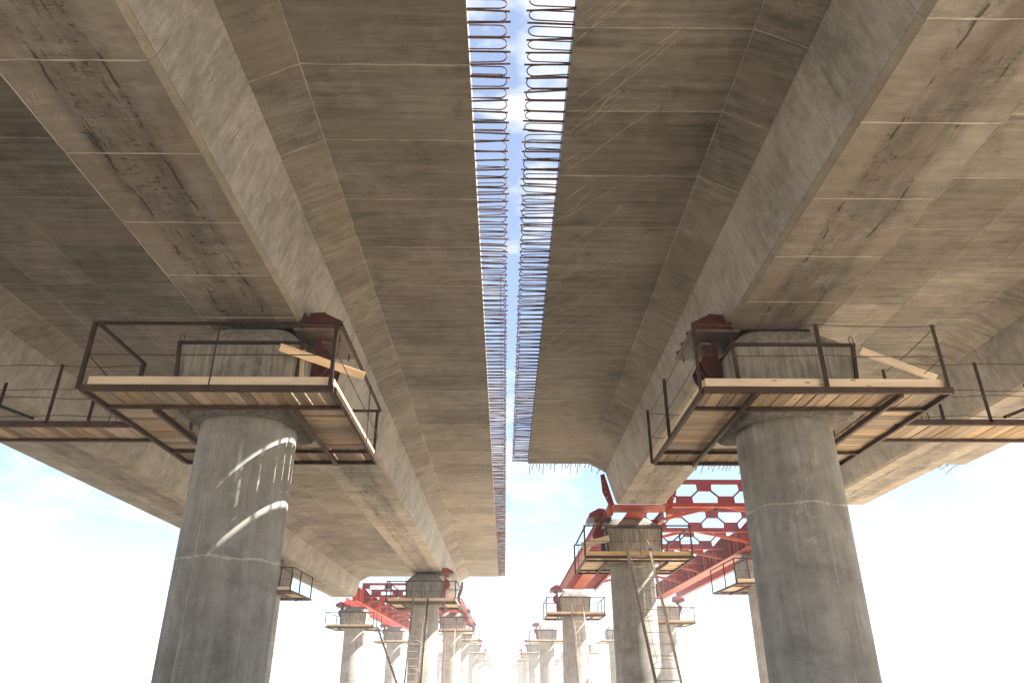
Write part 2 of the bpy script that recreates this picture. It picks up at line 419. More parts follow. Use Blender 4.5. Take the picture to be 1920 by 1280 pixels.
    rr = (h1-h0)/2
    def hair():
        L = edge - tip - rr; pts = [(.05, 0, h0)]
        pts.append((-L, 0, h0))
        for k in range(1, 8):
            t = math.pi*k/8; pts.append((-L - rr*math.sin(t), 0, h0 + rr - rr*math.cos(t)))
        pts += [(-L, 0, h1), (.05, 0, h1)]
        return MB().tube([(sgn*x, y, z) for x, y, z in pts], .0088, 5).mesh('rebar_loop', M['rebar'], True)
    hm = hair()
    bm_ = MB().tube([(sgn*.05, 0, h0-.012), (-sgn*(edge-tip+.03), 0, h0-.012)], .013, 6).mesh('rebar_bar', M['rebar'], True)
    y = 3.0; k = 0
    while y < y_end - .05:
        lz = rnd.uniform(-.012, .012)
        link('rebar_loop', hm, root, (X(edge)-ox, y + rnd.uniform(-.022, .022), lz), (rnd.uniform(-.22, .22), rnd.uniform(-.03,.03), rnd.uniform(-.06, .06)))
        link('rebar_bar', bm_, root, (X(edge)-ox + rnd.uniform(-.015,.015), y + .026 + rnd.uniform(-.012, .012), lz*.5), (0, rnd.uniform(-.035,.035), rnd.uniform(-.07, .07)))
        y += .208; k += 1
    # long bars tied along the loop ends
    for (d, z, a, b) in (((.11, .07, 12, y_end), (.03, .24, 14, y_end)) if sgn < 0 else ((.06, .25, 15, y_end),)):
        n = int((b-a)/.8)
        MB().tube([(X(tip+d)-ox + rnd.uniform(-.008,.008), a+(b-a)*i/n, z + rnd.uniform(-.008,.008)) for i in range(n+1)], .006, 5).build('tie_bar', M['rebar'], root)
    # bars out of the raw end of the slab
    d = edge + .1
    while d < OUTER_E - .1:
        inside = abs(d-c_in) < HW or abs(d-OUTER_C) < HW
        if not inside or rnd.random() < .4:
            L = rnd.uniform(.45, 1.25); z = rnd.choice((.045, .05, .06, .22))
            dz = 0
            for c in (c_in, OUTER_C):
                if HW <= abs(d-c) < HC: dz = -(HC-abs(d-c))/(HC-HW)*(ZS-ZW)*.5
            MB().tube([(X(d)-ox, y_end-.05, z+dz), (X(d)-ox+rnd.uniform(-.02,.02), y_end+L*.5, z+dz), (X(d)-ox+rnd.uniform(-.07,.07), y_end+L, z+dz-rnd.uniform(0,.14))], .013, 5).build('rebar_stub', M['rebar'], root)
        d += rnd.uniform(.09, .16)
    return root, slab_o

left, left_slab = build_bridge(-1, 4.365, .47, -26, 55.0, 6.75, 1.40, 'longer concrete bridge deck with chalk numbers on its beam', 11)
right, right_slab = build_bridge(1, 4.70, .80, -26, 25.0, 6.16, 1.385, 'shorter concrete bridge deck with pale streaks beside its looped bars', 12)

# pale wavy seepage streaks under the shorter deck, near its bar edge
rn = random.Random(5)
m = MB()
def ribbon(m, pts, w, off):
    vs = []
    for i, p in enumerate(pts):
        a = Vector(pts[max(i-1,0)]); b = Vector(pts[min(i+1,len(pts)-1)]); d = (b-a).normalized(); s = Vector((-d.y, d.x, 0))*w*(.5+rn.random())
        p = Vector(p) - Vector(off); vs += [tuple(p+s), tuple(p-s)]
    m.add(vs, [(2*i, 2*i+1, 2*i+3, 2*i+2) for i in range(len(pts)-1)])
for k in range(46):
    y0 = rn.uniform(5.2, 18); L = rn.choice((.3,.5,.8,1.1,1.5,1.9)) ; x0 = .83 + rn.uniform(0, .25)*(rn.random() < .5)
    ang = R(rn.uniform(44, 62)); ph = rn.uniform(0, 6); n = 16; pts = []
    for i in range(n+1):
        s = L*i/n; wv = .05*math.sin(4*s+ph) + .025*math.sin(11*s+2*ph) + .010*math.sin(29*s+ph)
        pts.append((x0 + s*math.cos(ang) - wv*math.sin(ang), y0 - s*math.sin(ang)*.9 + wv*math.cos(ang), ZS - .003))
    ribbon(m, pts, .0055, (4.70, 0, ZS))
m.build('seepage_streaks', M['fin'], right_slab)['kind'] = 'stuff'

# chalk numbers on the web of the longer deck
def web_point(y, t):
    # t from 0 at the bottom of the web to 1 at its top
    x = -(4.365 - HB) + t*((4.365-HB) - (4.365-HW)); z = ZB + CH + t*(ZW-ZB-CH)
    return Vector((x + .004, y, z))
DIG = {'1': [[(0,0),(.05,1)]], '3': [[(.0,.9),(.3,1),(.45,.8),(.15,.55),(.5,.35),(.35,.02),(0,.1)]],
       '2': [[(0,.75),(.2,1),(.45,.8),(.3,.4),(0,.05),(.5,0)]], '0': [[(.2,0),(0,.4),(.15,1),(.4,.8),(.4,.2),(.2,0)]]}
def chalk(text, y, t, h, parent):
    mm = MB(); off = Vector((-4.365, 0, ZS)); cur = 0
    for ch in text:
        if ch == ' ': cur += .08; continue
        for st in DIG[ch]:
            # smooth the stroke
            P = [Vector((a, b)) for a, b in st]; Q = []
            for i in range(len(P)-1):
                for j in range(4): Q.append(P[i].lerp(P[i+1], j/4))
            Q.append(P[-1])
            for _ in range(2): Q = [Q[0]] + [(Q[i-1]+Q[i]*2+Q[i+1])/4 for i in range(1, len(Q)-1)] + [Q[-1]]
            pts = [web_point(y + cur + p.x*h*.8, t + p.y*h/(ZW-ZB)) - off for p in Q]
            mm.tube(pts, .0045, 4)
        cur += h*(.35 if ch == '1' else .72)
    o = mm.build('chalk_number', M['chalk'], parent); return o
chalk('1 32', 5.98, .44, .12, left_slab); chalk('131', 7.02, .44, .11, left_slab); chalk('130', 8.3, .44, .10, left_slab)

# ------------------------------------------------------------------ columns with capitals
PZ = 3.82 + EYE                                              # underside of the work platforms
CAP0, CAP1 = PZ + .05, 5.05 + EYE
RC = .78
def rsq(h, rad, z, n=6):
    pts = []
    for cx, cy, a0 in ((1,1,0),(-1,1,90),(-1,-1,180),(1,-1,270)):
        for k in range(n+1):
            a = R(a0 + 90*k/n); pts.append((cx*(h-rad) + rad*math.cos(a), cy*(h-rad) + rad*math.sin(a), z))
    return pts
def ring(r, z, n=64): return [(r*math.cos(2*math.pi*k/n), r*math.sin(2*math.pi*k/n), z) for k in range(n)]

def make_column(detail, seed=0, bearing=True):
    rnd = random.Random(seed)
    root = empty('bridge_pier')
    MB().rings([ring(RC, -.3), ring(RC, CAP0-.03), ring(RC-.02, CAP0+.02)]).build('shaft', M['column'], root, True)
    cap = MB().rings([rsq(.83, .12, CAP0), rsq(.87, .12, CAP0+.03), rsq(.90, .10, CAP0+.10), rsq(.97, .07, CAP1-.55), rsq(1.0, .05, CAP1)]).build('capital', M['capital'], root, True)
    MB().rings([rsq(.96, .2, CAP1-.01), rsq(.93, .25, CAP1+.10), rsq(.70, .3, CAP1+.36), rsq(.66, .3, CAP1+.40)]).build('pedestal', M['capital'], root, True)
    if bearing:
        MB().box(-.5, .5, -.45, .45, CAP1+.38, CAP1+.42).box(-.42, .42, -.42, .42, CAP1+.42, CAP1+.50).box(-.6, .6, -.45, .45, CAP1+.50, CAP1+.535).build('bearing', M['black'], root)
    # steel angle frame round the rim and the edges of the capital
    fr = MB(); e = 1.006
    for sx in (-1, 1):
        fr.beam((sx*e, -e-.02, CAP1-.02), (sx*e, e+.02, CAP1-.02), .05, .055)
        fr.beam((-e-.02, sx*e, CAP1-.019), (e+.02, sx*e, CAP1-.019), .05, .055)
        for sy in (-1, 1):
            fr.beam((sx*(e-.005), sy*(e-.005), CAP1), (sx*.935, sy*.935, CAP0+.12), .05, .05)
    fr.build('angle_frame', M['dark_steel'], cap)
    if detail:
        for sx in (-1, 1):
            pts = [(sx*.98, -1.0, CAP1-.02)] + [(sx*.98 + .035*math.cos(t), -1.0, CAP1 + .10 + .035*math.sin(t)) for t in [math.pi*(1-k/6) for k in range(7)]] + [(sx*.98+.035, -1.0, CAP1-.02)]
            MB().tube(pts, .007, 6).build('lifting_loop', M['steel'], cap)
        # ragged ring joints between the pours and a vertical seam
        for z in detail:
            m = MB(); n = 96; a, b, c = [], [], []
            for k in range(n):
                t = 2*math.pi*k/n; j = .012*math.sin(3*t+seed) + .014*math.sin(7*t) + rnd.uniform(-.006, .006); w = rnd.uniform(.006, .030)
                for lst, rr, dz in ((a, RC-.002, -w), (b, RC+rnd.uniform(.002,.008), 0), (c, RC-.002, w)):
                    lst.append((rr*math.cos(t), rr*math.sin(t), z+j+dz))
            m.rings([a, b, c], cap=False); m.build('pour_joint', M['joint'], root)
        m = MB(); th = R(-108 if seed == 1 else -80); n = 60; vs = []
        for k in range(n+1):
            z = .2 + (CAP0-.5)*k/n; t = th + rnd.uniform(-.008, .008); w = rnd.uniform(.004, .012)/RC
            vs += [((RC-.002)*math.cos(t-w), (RC-.002)*math.sin(t-w), z), ((RC+rnd.uniform(.001,.006))*math.cos(t), (RC+.004)*math.sin(t), z), ((RC-.002)*math.cos(t+w), (RC-.002)*math.sin(t+w), z)]
        m.add(vs, [f for k in range(n) for f in ((3*k,3*k+1,3*k+4,3*k+3),(3*k+1,3*k+2,3*k+5,3*k+4))]); m.build('form_seam', M['joint'], root)
    return root

# ------------------------------------------------------------------ work platforms hung round the capitals
def rot_copy(p, k): return p
BOARDS = {}
def board_mesh(L, w, mat='board', th=.035):
    key = (round(L,2), round(w,3), mat)
    if key not in BOARDS:
        b = .004; m = MB()
        m.rings([[(-L/2, -w/2+b, -th/2), (-L/2, w/2-b, -th/2), (-L/2, w/2, -th/2+b), (-L/2, w/2, th/2), (-L/2, -w/2, th/2), (-L/2, -w/2, -th/2+b)],
                 [(L/2, -w/2+b, -th/2), (L/2, w/2-b, -th/2), (L/2, w/2, -th/2+b), (L/2, w/2, th/2), (L/2, -w/2, th/2), (L/2, -w/2, -th/2+b)]])
        BOARDS[key] = m.mesh('board', M[mat])
    return BOARDS[key]
PX, PY, PW = 1.83, 1.93, .75
def lay_boards(root, rnd, x0, x1, y0, y1, along, z=.085, mat='board'):
    # boards lie along 'x' or 'y' and fill the rectangle, unequal widths, small gaps
    lo, hi = (y0, y1) if along == 'x' else (x0, x1); L = (x1-x0) if along == 'x' else (y1-y0)
    p = lo
    while p < hi - .04:
        w = rnd.choice((.13, .15, .17, .20, .20)); w = min(w, hi-p)
        if hi - p - w < .06: w = hi - p
        g = rnd.choice((.006, .010, .014, .024)); me = board_mesh(L, round(w-g, 3), mat)
        q = p + w/2; cx, cy = ((x0+x1)/2, q) if along == 'x' else (q, (y0+y1)/2)
        link('board', me, root, (cx, cy, z + rnd.uniform(-.005, .005)), (rnd.uniform(-.008,.008), rnd.uniform(-.004,.004), (0 if along == 'x' else math.pi/2) + rnd.uniform(-.004,.004)))
        p += w
def make_platform(seed, style, inner, walk=None):
    """inner: sign of the side that carries the long toe board; walk: sign of the side open to a gangway"""
    rnd = random.Random(seed); root = empty('work_platform')
    for sy in (-1, 1):
        MB().box(-PX, PX, sy*PY-.03, sy*PY+.03, 0, .095).build('edge_beam', M['beam'], root)
        MB().box(-PX+.03, PX-.03, sy*(PY-PW)-.02, sy*(PY-PW)+.02, .002, .06).build('inner_beam', M['beam'], root)
        MB().box(sy*PX-.028, sy*PX+.028, -PY+.03, PY-.03, .002, .09).build('edge_beam', M['beam'], root)
        x = sy*(PX-PW)
        a = -PY+.03 if style == 'wire' else -PY+PW
        MB().box(x-.028, x+.028, a, PY-.03, -.045, .0).box(x-.006, x+.006, a+.002, PY-.032, -.0, .058).build('joist', M['beam'], root)
    lay_boards(root, rnd, -PX+.03, PX-.03, -PY+.03, -PY+PW+.03, 'y')
    lay_boards(root, rnd, -PX+.03, PX-.03, PY-PW-.03, PY-.03, 'y')
    for s in (-1, 1):
        a, b = sorted((s*(PX-.03), s*(PX-PW-.03)))
        lay_boards(root, rnd, a, b, -PY+PW+.04, PY-PW-.04, 'x')
    # toe boards
    link('toe_board', board_mesh(2*PX-.10, .145, 'fresh', .03), root, (0, -PY+.055, .175), (math.pi/2, 0, 0))
    link('toe_board', board_mesh(2*PY-.20, .15, 'fresh', .03), root, (inner*(PX-.05), 0, .175), (math.pi/2, 0, math.pi/2))
    # posts
    H = 1.12
    def post(x, y, h=H, fl=1, w=.055):
        MB().angle((x, y, .03), (x, y, h), w, .008, up=(0,1,0), flip=fl).build('post', M['steel'], root)
    def bar(name, pts, r=.008, mat='steel'): MB().tube(pts, r, 6).build(name, M[mat], root, True)
    e = .02
    for sx in (-1, 1):
        post(sx*(PX+e)-(.0 if sx < 0 else .05), -PY-e, fl=1); post(sx*(PX+e)-(.0 if sx < 0 else .05), PY+e-.05)
    yw = -.35
    o = -inner
    zt = H-.02
    if style == 'pipe':
        def rail(p, q): MB().beam(p, q, .045, .045).build('top_rail', M['steel'], root)
        rail((-PX, -PY, zt), (PX, -PY, zt)); rail((inner*PX, -PY+.03, zt), (inner*PX, PY, zt)); rail((-inner*0+inner*PX, PY, zt-.005), (inner*(PX-PW), PY, zt-.005))
        rail((o*PX, -PY+.03, zt), (o*PX, yw if walk == o else PY, zt)); post(o*(PX+e)-(.0 if o < 0 else .05), yw)
        bar('mid_rail', [(-PX, -PY, .58), (-.5, -PY-.004, .575), (.6, -PY-.002, .585), (PX, -PY, .58)])
        bar('mid_rail', [(inner*PX, -PY, .60), (inner*PX, 0, .57), (inner*PX, PY, .56)], .009)
        bar('mid_rail', [(o*PX, -PY, .56), (o*PX, yw, .30)], .009)
        bar('mid_post', [(.02, -PY-.035, .02), (.02, -PY-.02, H-.01)], .010)
        bar('mid_post', [(inner*(PX+.035), .62, .02), (inner*(PX+.02), .62, H-.02)], .012)
        bar('mid_rail', [(inner*PX, PY, .50), (inner*(PX-PW), PY, .5)], .006)
    else:
        def wire(p, q, sag=.02, r=.007):
            p, q = Vector(p), Vector(q); bar('wire_rail', [p.lerp(q, t) + Vector((0,0,-sag*4*t*(1-t) + rnd.uniform(-.004,.004))) for t in [k/8 for k in range(9)]], r, 'rebar')
        post(.02, -PY-.028, w=.07); post(inner*(PX+e)-(.0 if inner < 0 else .05), .25, w=.06); post(o*(PX+e)-(.0 if o < 0 else .05), yw, H-.06)
        for z in (H-.02, .60):
            wire((-PX, -PY-.03, z), (.02, -PY-.03, z)); wire((.02, -PY-.03, z), (PX, -PY-.03, z-.01))
            wire((inner*PX, -PY, z), (inner*PX, .25, z-.03)); wire((inner*PX, .25, z-.03), (inner*PX, PY, z-.04)); wire((o*PX, -PY, z), (o*PX, yw, z-.08))
            wire((inner*PX, PY, z-.04), (inner*(PX-1.0), PY, z-.05))
    # hanger straps from the frame up to the capital rim
    for sx in (-1, 1):
        for sy in (-1, 1):
            MB().beam((sx*(PX-PW-.01), sy*(PY-PW+.01), .05), (sx*.955, sy*.965, CAP0+.25-PZ), .03, .012).build('hanger', M['dark_steel'], root)
    return root

def simple_platform(rails=True):
    root = empty('work_platform')
    f = MB()
    for s in (-1, 1):
        f.box(-PX, PX, s*PY-.03, s*PY+.03, 0, .095).box(s*PX-.028, s*PX+.028, -PY+.03, PY-.03, .002, .09)
    f.build('edge_frame', M['beam'], root)
    for a in ((-PX+.03, PX-.03, -PY+.03, -PY+PW), (-PX+.03, PX-.03, PY-PW, PY-.03), (-PX+.03, -PX+PW, -PY+PW, PY-PW), (PX-PW, PX-.03, -PY+PW, PY-PW)):
        MB().box(*a, .06, .10).build('board_strip', M['board'], root)
    for x0, x1 in ((-PX+.03, PX-.03),):
        link('toe_board', board_mesh(x1-x0, .145, 'fresh', .03), root, (0, -PY+.055, .175), (math.pi/2, 0, 0))
    if rails:
        H = 1.1
        for x, y in ((-PX, -PY), (PX, -PY), (-PX, PY), (PX, PY), (-.62, -PY-.03), (.45, -PY-.03), (PX, .2), (-PX, .2)):
            MB().beam((x, y, .03), (x, y, H), .042, .042).build('post', M['steel'], root)
        for z, w in ((H, .04), (.58, .016)):
            MB().beam((-PX, -PY, z), (PX, -PY, z), w, w).build('rail', M['steel'], root)
            MB().beam((PX, -PY, z), (PX, PY, z), w, w).build('rail', M['steel'], root); MB().beam((-PX, -PY, z), (-PX, PY, z), w, w).build('rail', M['steel'], root)
    return root

# ------------------------------------------------------------------ red launching brackets beside the capitals
def make_bracket(red='dark_red'):
    root = empty('launching_bracket')
    ZP = 5.46 + EYE
    MB().box(.70, 1.55, -.62, .62, ZP, ZP+.04).build('seat_plate', M['grey_plate'], root)
    MB().box(.15, .70, -.10, .10, ZP+.002, ZP+.05).build('tie_plate', M[red], root)
    pent = [(.86, ZP+.04), (1.50, ZP+.04), (1.52, ZP+.17), (1.20, ZP+.33), (.95, ZP+.31)]
    for y in (-.60, -.22, .22, .60):
        MB().prism(pent, 'y', y-.012, y+.012).build('rib', M[red], root)
    MB().prism([(.95,ZP+.31),(1.20,ZP+.33),(1.20,ZP+.35),(.95,ZP+.33)], 'y', -.61, .61).build('cap_plate', M[red], root)
    MB().box(.83, .86, -.66, .66, ZP+.02, ZP+.40).build('web_plate', M[red], root)
    # corbel against the side of the capital
    MB().box(1.03, 1.12, -.34, .34, CAP0+.35, ZP).build('back_plate', M[red], root)
    hexa = [(1.12, ZP-.22), (1.24, ZP-.24), (1.34, ZP-.42), (1.30, ZP-.58), (1.19, ZP-.72), (1.12, ZP-.74)]
    for y in (-.33, -.12, .12, .33):
        MB().prism(hexa, 'y', y-.010, y+.010).build('gusset', M[red], root)
    MB().box(1.12, 1.30, -.30, .30, ZP-.10, ZP-.06).build('shelf_plate', M['grey_plate'], root)
    for y in (-.4, .4):
        MB().tube([(1.45, y, ZP+.0), (1.45, y, ZP-.13)], .013, 6).build('bolt', M['dark_steel'], root)
    return root

# positions measured along the bridge: (x, y, row)
inner_L = [(-4.33, 11.75), (-4.40, 42.3), (-4.45, 65.9), (-4.50, 81.0), (-4.65, 114.5), (-4.8, 147.5), (-4.9, 180), (-5.0, 212), (-5.1, 245), (-5.2, 280)]
inner_R = [(4.72, 11.75), (4.60, 27.2), (4.50, 50.1), (4.42, 82.0), (4.3, 114.5), (4.15, 147.5), (4.05, 180), (3.95, 212), (3.85, 245), (3.75, 280)]
outer_L = [(-11.8, 10.9), (-11.75, 37.3), (-11.80, 61.0), (-11.80, 83.4), (-11.9, 114.5), (-12, 147.5), (-12.1, 180)]
outer_R = [(11.72, 10.4), (11.80, 34.3), (11.75, 56.8), (11.70, 82.1), (11.6, 114.5), (11.5, 147.5), (11.4, 180)]

protoC = make_column(None); protoF = make_column(None, bearing=False)
colL1 = make_column((1.05, 3.28), 1); colR1 = make_column((1.5, 4.10), 2); colMid = make_column((1.2, 3.3), 3, bearing=True)
platL1 = make_platform(3, 'pipe', 1, -1); platR1 = make_platform(4, 'wire', -1, 1)
platA = make_platform(5, 'pipe', -1); platB = make_platform(6, 'pipe', 1)
platS = simple_platform(); platX = simple_platform(False)
brk = make_bracket(); brk_red = make_bracket('red')
bpy.context.view_layer.update(); index_kids()
PROTO = [protoC, protoF, colL1, colR1, colMid, platL1, platR1, platA, platB, platS, platX, brk, brk_red]
def kill(o):
    for ch in list(KIDS.get(o.name, ())): kill(ch)
    bpy.data.objects.remove(o)

SHORT = {
 ('L',0): 'the pier streaked by curved bands of sunlight', ('R',0): 'the pier with pale runs below wire rails',
 ('L',1): 'the pier behind the steep dark ladder', ('R',1): 'the pier behind the leaning caged ladder',
 ('L',2): 'the pier just past the end of the longer deck', ('R',2): 'the pier at the far end of the red formwork tray',
 ('LO',0): 'the pier at the end of the longer deck gangway', ('RO',0): 'the pier at the end of the shorter deck gangway',
 ('LO',1): 'the pier midway under the outer beam of the longer deck', ('RO',1): 'the pier under the outer red formwork girder',
 ('LO',2): 'the pier with the slanting edge-on ladder', ('RO',2): 'the pier under the far tip of the outer formwork girder'}
LBL = {k: 'round concrete pier' + v[8:] for k, v in SHORT.items()}
LBL[('L',0)] = 'thick concrete pier streaked by two curved bands of sunlight'
LBL[('R',0)] = 'thick concrete pier with pale vertical runs and a ragged pour joint'
ORD = ['first', 'second', 'third', 'fourth', 'fifth', 'sixth', 'seventh']
ROW = {'L': 'inner row of the longer deck', 'R': 'inner row of the shorter deck', 'LO': 'outer row of the longer deck', 'RO': 'outer row of the shorter deck'}
def place(proto, loc, label, cat, group=None, flip=False):
    c = copy_tree(proto); c.location = loc
    if flip: c.rotation_euler.z = math.pi
    tag(c, label, cat, group); return c
for row, pts, inn in (('L', inner_L, 1), ('R', inner_R, -1), ('LO', outer_L, -1), ('RO', outer_R, 1)):
    for i, (x, y) in enumerate(pts):
        far = i >= 3
        deck = (row[0] == 'L' and y < 56) or (row[0] == 'R' and y < 26)
        pc = colL1 if (row, i) == ('L', 0) else colR1 if (row, i) == ('R', 0) else colMid if (y < 70 and deck) else protoC if deck else protoF
        which = (ORD[i-3] + ' bare pier of the ' + ROW[row]) if far else SHORT[(row, i)]
        place(pc, (x, y, 0), LBL.get((row, i)) or 'hazy far concrete pier, ' + which, 'pier', 'bare piers beyond the formwork' if far else 'bridge piers')
        near = y < 62
        pp = platL1 if (row, i) == ('L', 0) else platR1 if (row, i) == ('R', 0) else (platB if inn > 0 else platA) if near else platS if y < 130 else platX
        lab = {('L',0): 'timber work platform with pipe rails and a sunlit side toe board', ('R',0): 'timber work platform with sagging wire rails and rusty beams'}.get((row, i)) or \
              ('small platform round the ' + which if far else 'timber platform round ' + which)
        place(pp, (x, y, PZ), lab, 'platform', 'far platforms' if far else 'work platforms')
        if row in ('L', 'R') or i in (2, 3) or (row == 'RO' and i == 1):
            lab = {('L',0): 'dark red steel bracket above the platform with pipe rails', ('R',0): 'dark red steel bracket above the platform with wire rails'}.get((row, i)) or \
                  ('small red bracket on the ' + which if far else 'red steel bracket on ' + which)
            place(brk if y < 20 else brk_red, (x, y, 0), lab, 'bracket', 'far brackets' if far else 'launching brackets', flip=(inn < 0))
for p in PROTO: kill(p)

# ------------------------------------------------------------------ gangways to the outer columns
def gangway(sgn, x0, x1, y0, y1, label, seed):
    rnd = random.Random(seed); root = tag(empty('gangway', (sgn*x0, y0, PZ)), label, 'gangway')
    L = x1 - x0
    for y in (0, y1-y0):
        MB().box(min(0, sgn*L), max(0, sgn*L), y-.03, y+.03, .004, .10).build('side_beam', M['beam'], root)
    xs = sorted((0, sgn*L)); lay_boards(root, rnd, xs[0], xs[1], .03, y1-y0-.03, 'y', .075)
    for d, y, h in ((1.45, 0, 1.12), (1.25, y1-y0, 1.0), (2.9, 0, 1.1), (2.9, y1-y0, 1.1)):
        MB().angle((sgn*d, y-.03, .05), (sgn*d, y-.03, h), .06, .008, up=(0,1,0), flip=sgn).build('post', M['steel'], root)
    for y, zs in ((-.03, (1.10, .52)), (y1-y0+.03, (1.0, .5))):
        for z in zs:
            pts = []
            for k in range(13):
                t = k/12; s = math.sin(t*math.pi*2)**2
                pts.append((sgn*L*t, y, z - .03*s + rnd.uniform(-.008,.008)))
            MB().tube(pts, .007, 6).build('wire_rail', M['rebar'], root)
    MB().tube([(sgn*.28, -.03, .09)] + [(sgn*(.34+.055*math.cos(t)), -.03, .20+.055*math.sin(t)) for t in [math.pi*(1-k/6) for k in range(7)]][::1] + [(sgn*.40, -.03, .09)], .008, 6).build('lifting_loop', M['steel'], root)
    MB().beam((sgn*1.7, .02, .16), (sgn*2.6, .35, .52), .05, .05).build('brace', M['steel'], root)
    return root
gangway(-1, 6.17, 9.96, 11.47, 12.27, 'plank gangway running off from the platform with pipe rails', 21)
gangway(1, 6.56, 9.88, 11.25, 12.15, 'plank gangway running off from the platform with wire rails', 22)

# ------------------------------------------------------------------ loose planks and scraps
def plank(p, q, w, label, rx=0., mat='fresh'):
    p, q = Vector(p), Vector(q); d = q-p
    o = link('loose_plank', board_mesh(round(d.length,2), w, mat, .045), None, (p+q)/2)
    ax = d.normalized(); az = Vector((0, -1, -.25)); az = (az - ax*az.dot(ax)).normalized(); ay = az.cross(ax)   # broad face turned out over the rail
    o.rotation_euler = (Matrix((ax, ay, az)).transposed().to_4x4() @ Matrix.Rotation(rx, 4, 'X')).to_euler()
    return tag(o, label, 'plank', 'loose planks')
def W(x, y, z): return (x, y, z + EYE)
plank(W(-3.58, 10.42, 4.81), W(-2.30, 10.92, 4.52), .125, 'pine plank propped on the rail above the platform with pipe rails', .15)
plank(W(5.50, 10.15, 4.66), W(6.75, 10.45, 4.33), .12, 'long weathered plank propped inside the sagging wire rails', .35, 'board')
plank(W(2.70, 26.2, 4.40), W(3.66, 25.9, 4.60), .22, 'pale plank propped beside the capital above the leaning ladder', -.5)
def stake(p, q, label):
    o = MB().beam((0,0,0), Vector(q)-Vector(p), .05, .07).build('wood_stake', M['cream'], None, loc=p); return tag(o, label, 'stake')
stake(W(-3.30, 10.72, 4.80), W(-3.20, 10.60, 4.02), 'short pale stake leaning on the capital beside the red bracket')
def rag(loc, label, seed):
    rnd = random.Random(seed); bm = bmesh.new(); bmesh.ops.create_icosphere(bm, subdivisions=2, radius=.07)
    for v in bm.verts: v.co = v.co * rnd.uniform(.7, 1.15); v.co.z *= .62; v.co.x *= 1.35
    me = bpy.data.meshes.new('rag'); bm.to_mesh(me); bm.free(); me.materials.append(M['blue'])
    tag(link('rag', me, None, loc), label, 'rag')
rag(W(6.42, 10.2, 4.17), 'small blue rag on the toe board under the propped plank', 1)
rag(W(-3.9, 41.6, 5.13), 'small blue rag on top of a capital above a tall ladder', 2)
rag(W(5.0, 25.4, 4.15), 'small blue rag on the platform beside the leaning caged ladder', 3)

# ------------------------------------------------------------------ ladders
def ladder(top, bot, wdir, w, label, mat='galv', cage=True, hand=True):
    top, bot, wd = Vector(top), Vector(bot), Vector(wdir).normalized()
    root = tag(empty('ladder', bot), label, 'ladder', 'ladders at the columns')
    d = (top-bot); L = d.length; u = d.normalized(); nrm = u.cross(wd).normalized()
    if nrm.y > 0: nrm = -nrm
    for s in (-1, 1):
        a, b = wd*(s*w/2), wd*(s*w/2) + u*(L+.12)
        MB().angle(a, b, .085, .010, up=tuple(nrm), flip=s).build('side_rail', M[mat], root)
    n = int(L/.36)
    rm = MB().tube([-wd*(w/2), wd*(w/2)], .013, 6).mesh('rung', M['galv'])
    for k in range(1, n+1): link('rung', rm, root, u*(k*.36))
    if cage:
        for k in range(3):
            c = u*(L - .9 - k*1.35)
            pts = [c + wd*(w/2*math.cos(t)*1.05) + nrm*(.62*math.sin(t)) for t in [math.pi*i/12 for i in range(13)]]
            MB().tube(pts, .008, 5).build('cage_hoop', M['galv'], root)
        for s in (-.5, .5):
            MB().tube([u*(L-.9-k*.9) + wd*(w*s*.9) + nrm*.55 for k in range(4)], .008, 5).build('cage_bar', M['galv'], root)
    if hand:
        for s in (-1, 1):
            p = [u*(L-1.3) + wd*(s*w/2) + nrm*.35, u*(L-.3) + wd*(s*w/2) + nrm*.33, u*(L+.35) + wd*(s*w/2) + nrm*.22, u*(L+.75) + wd*(s*w*.5) + nrm*.02, u*(L+.85) + wd*(s*w*.5) - nrm*.18]
            MB().tube(p, .010, 6).build('hand_rail', M['galv'], root)
    return root
ladder(W(4.55, 25.17, 3.92), (5.12, 23.6, -.05), (1, -.03, 0), .69, 'leaning caged ladder with pale rails before the red formwork')
ladder(W(-4.45, 40.27, 3.92), (-4.52, 38.6, -.05), (1, 0, 0), .69, 'steep dark ladder against the column under the longer deck', 'steel')
ladder(W(4.57, 48.05, 3.92), (4.66, 45.2, -.05), (1, 0, 0), .69, 'ladder at the column on the far end of the red formwork')
ladder(W(-4.45, 63.88, 3.92), (-4.45, 62.6, -.05), (1, 0, 0), .69, 'upright ladder just past the end of the longer deck', cage=False, hand=False)
ladder(W(-9.93, 61.1, 3.92), (-7.45, 61.1, -.05), (0, 1, 0), .62, 'slanting ladder seen edge-on at the end of the outer beam', 'steel')
ladder(W(9.9, 56.2, 3.92), (8.9, 56.0, -.05), (0, 1, 0), .62, 'dark ladder leaning from the tip of the outer formwork girder', 'steel', cage=False, hand=False)

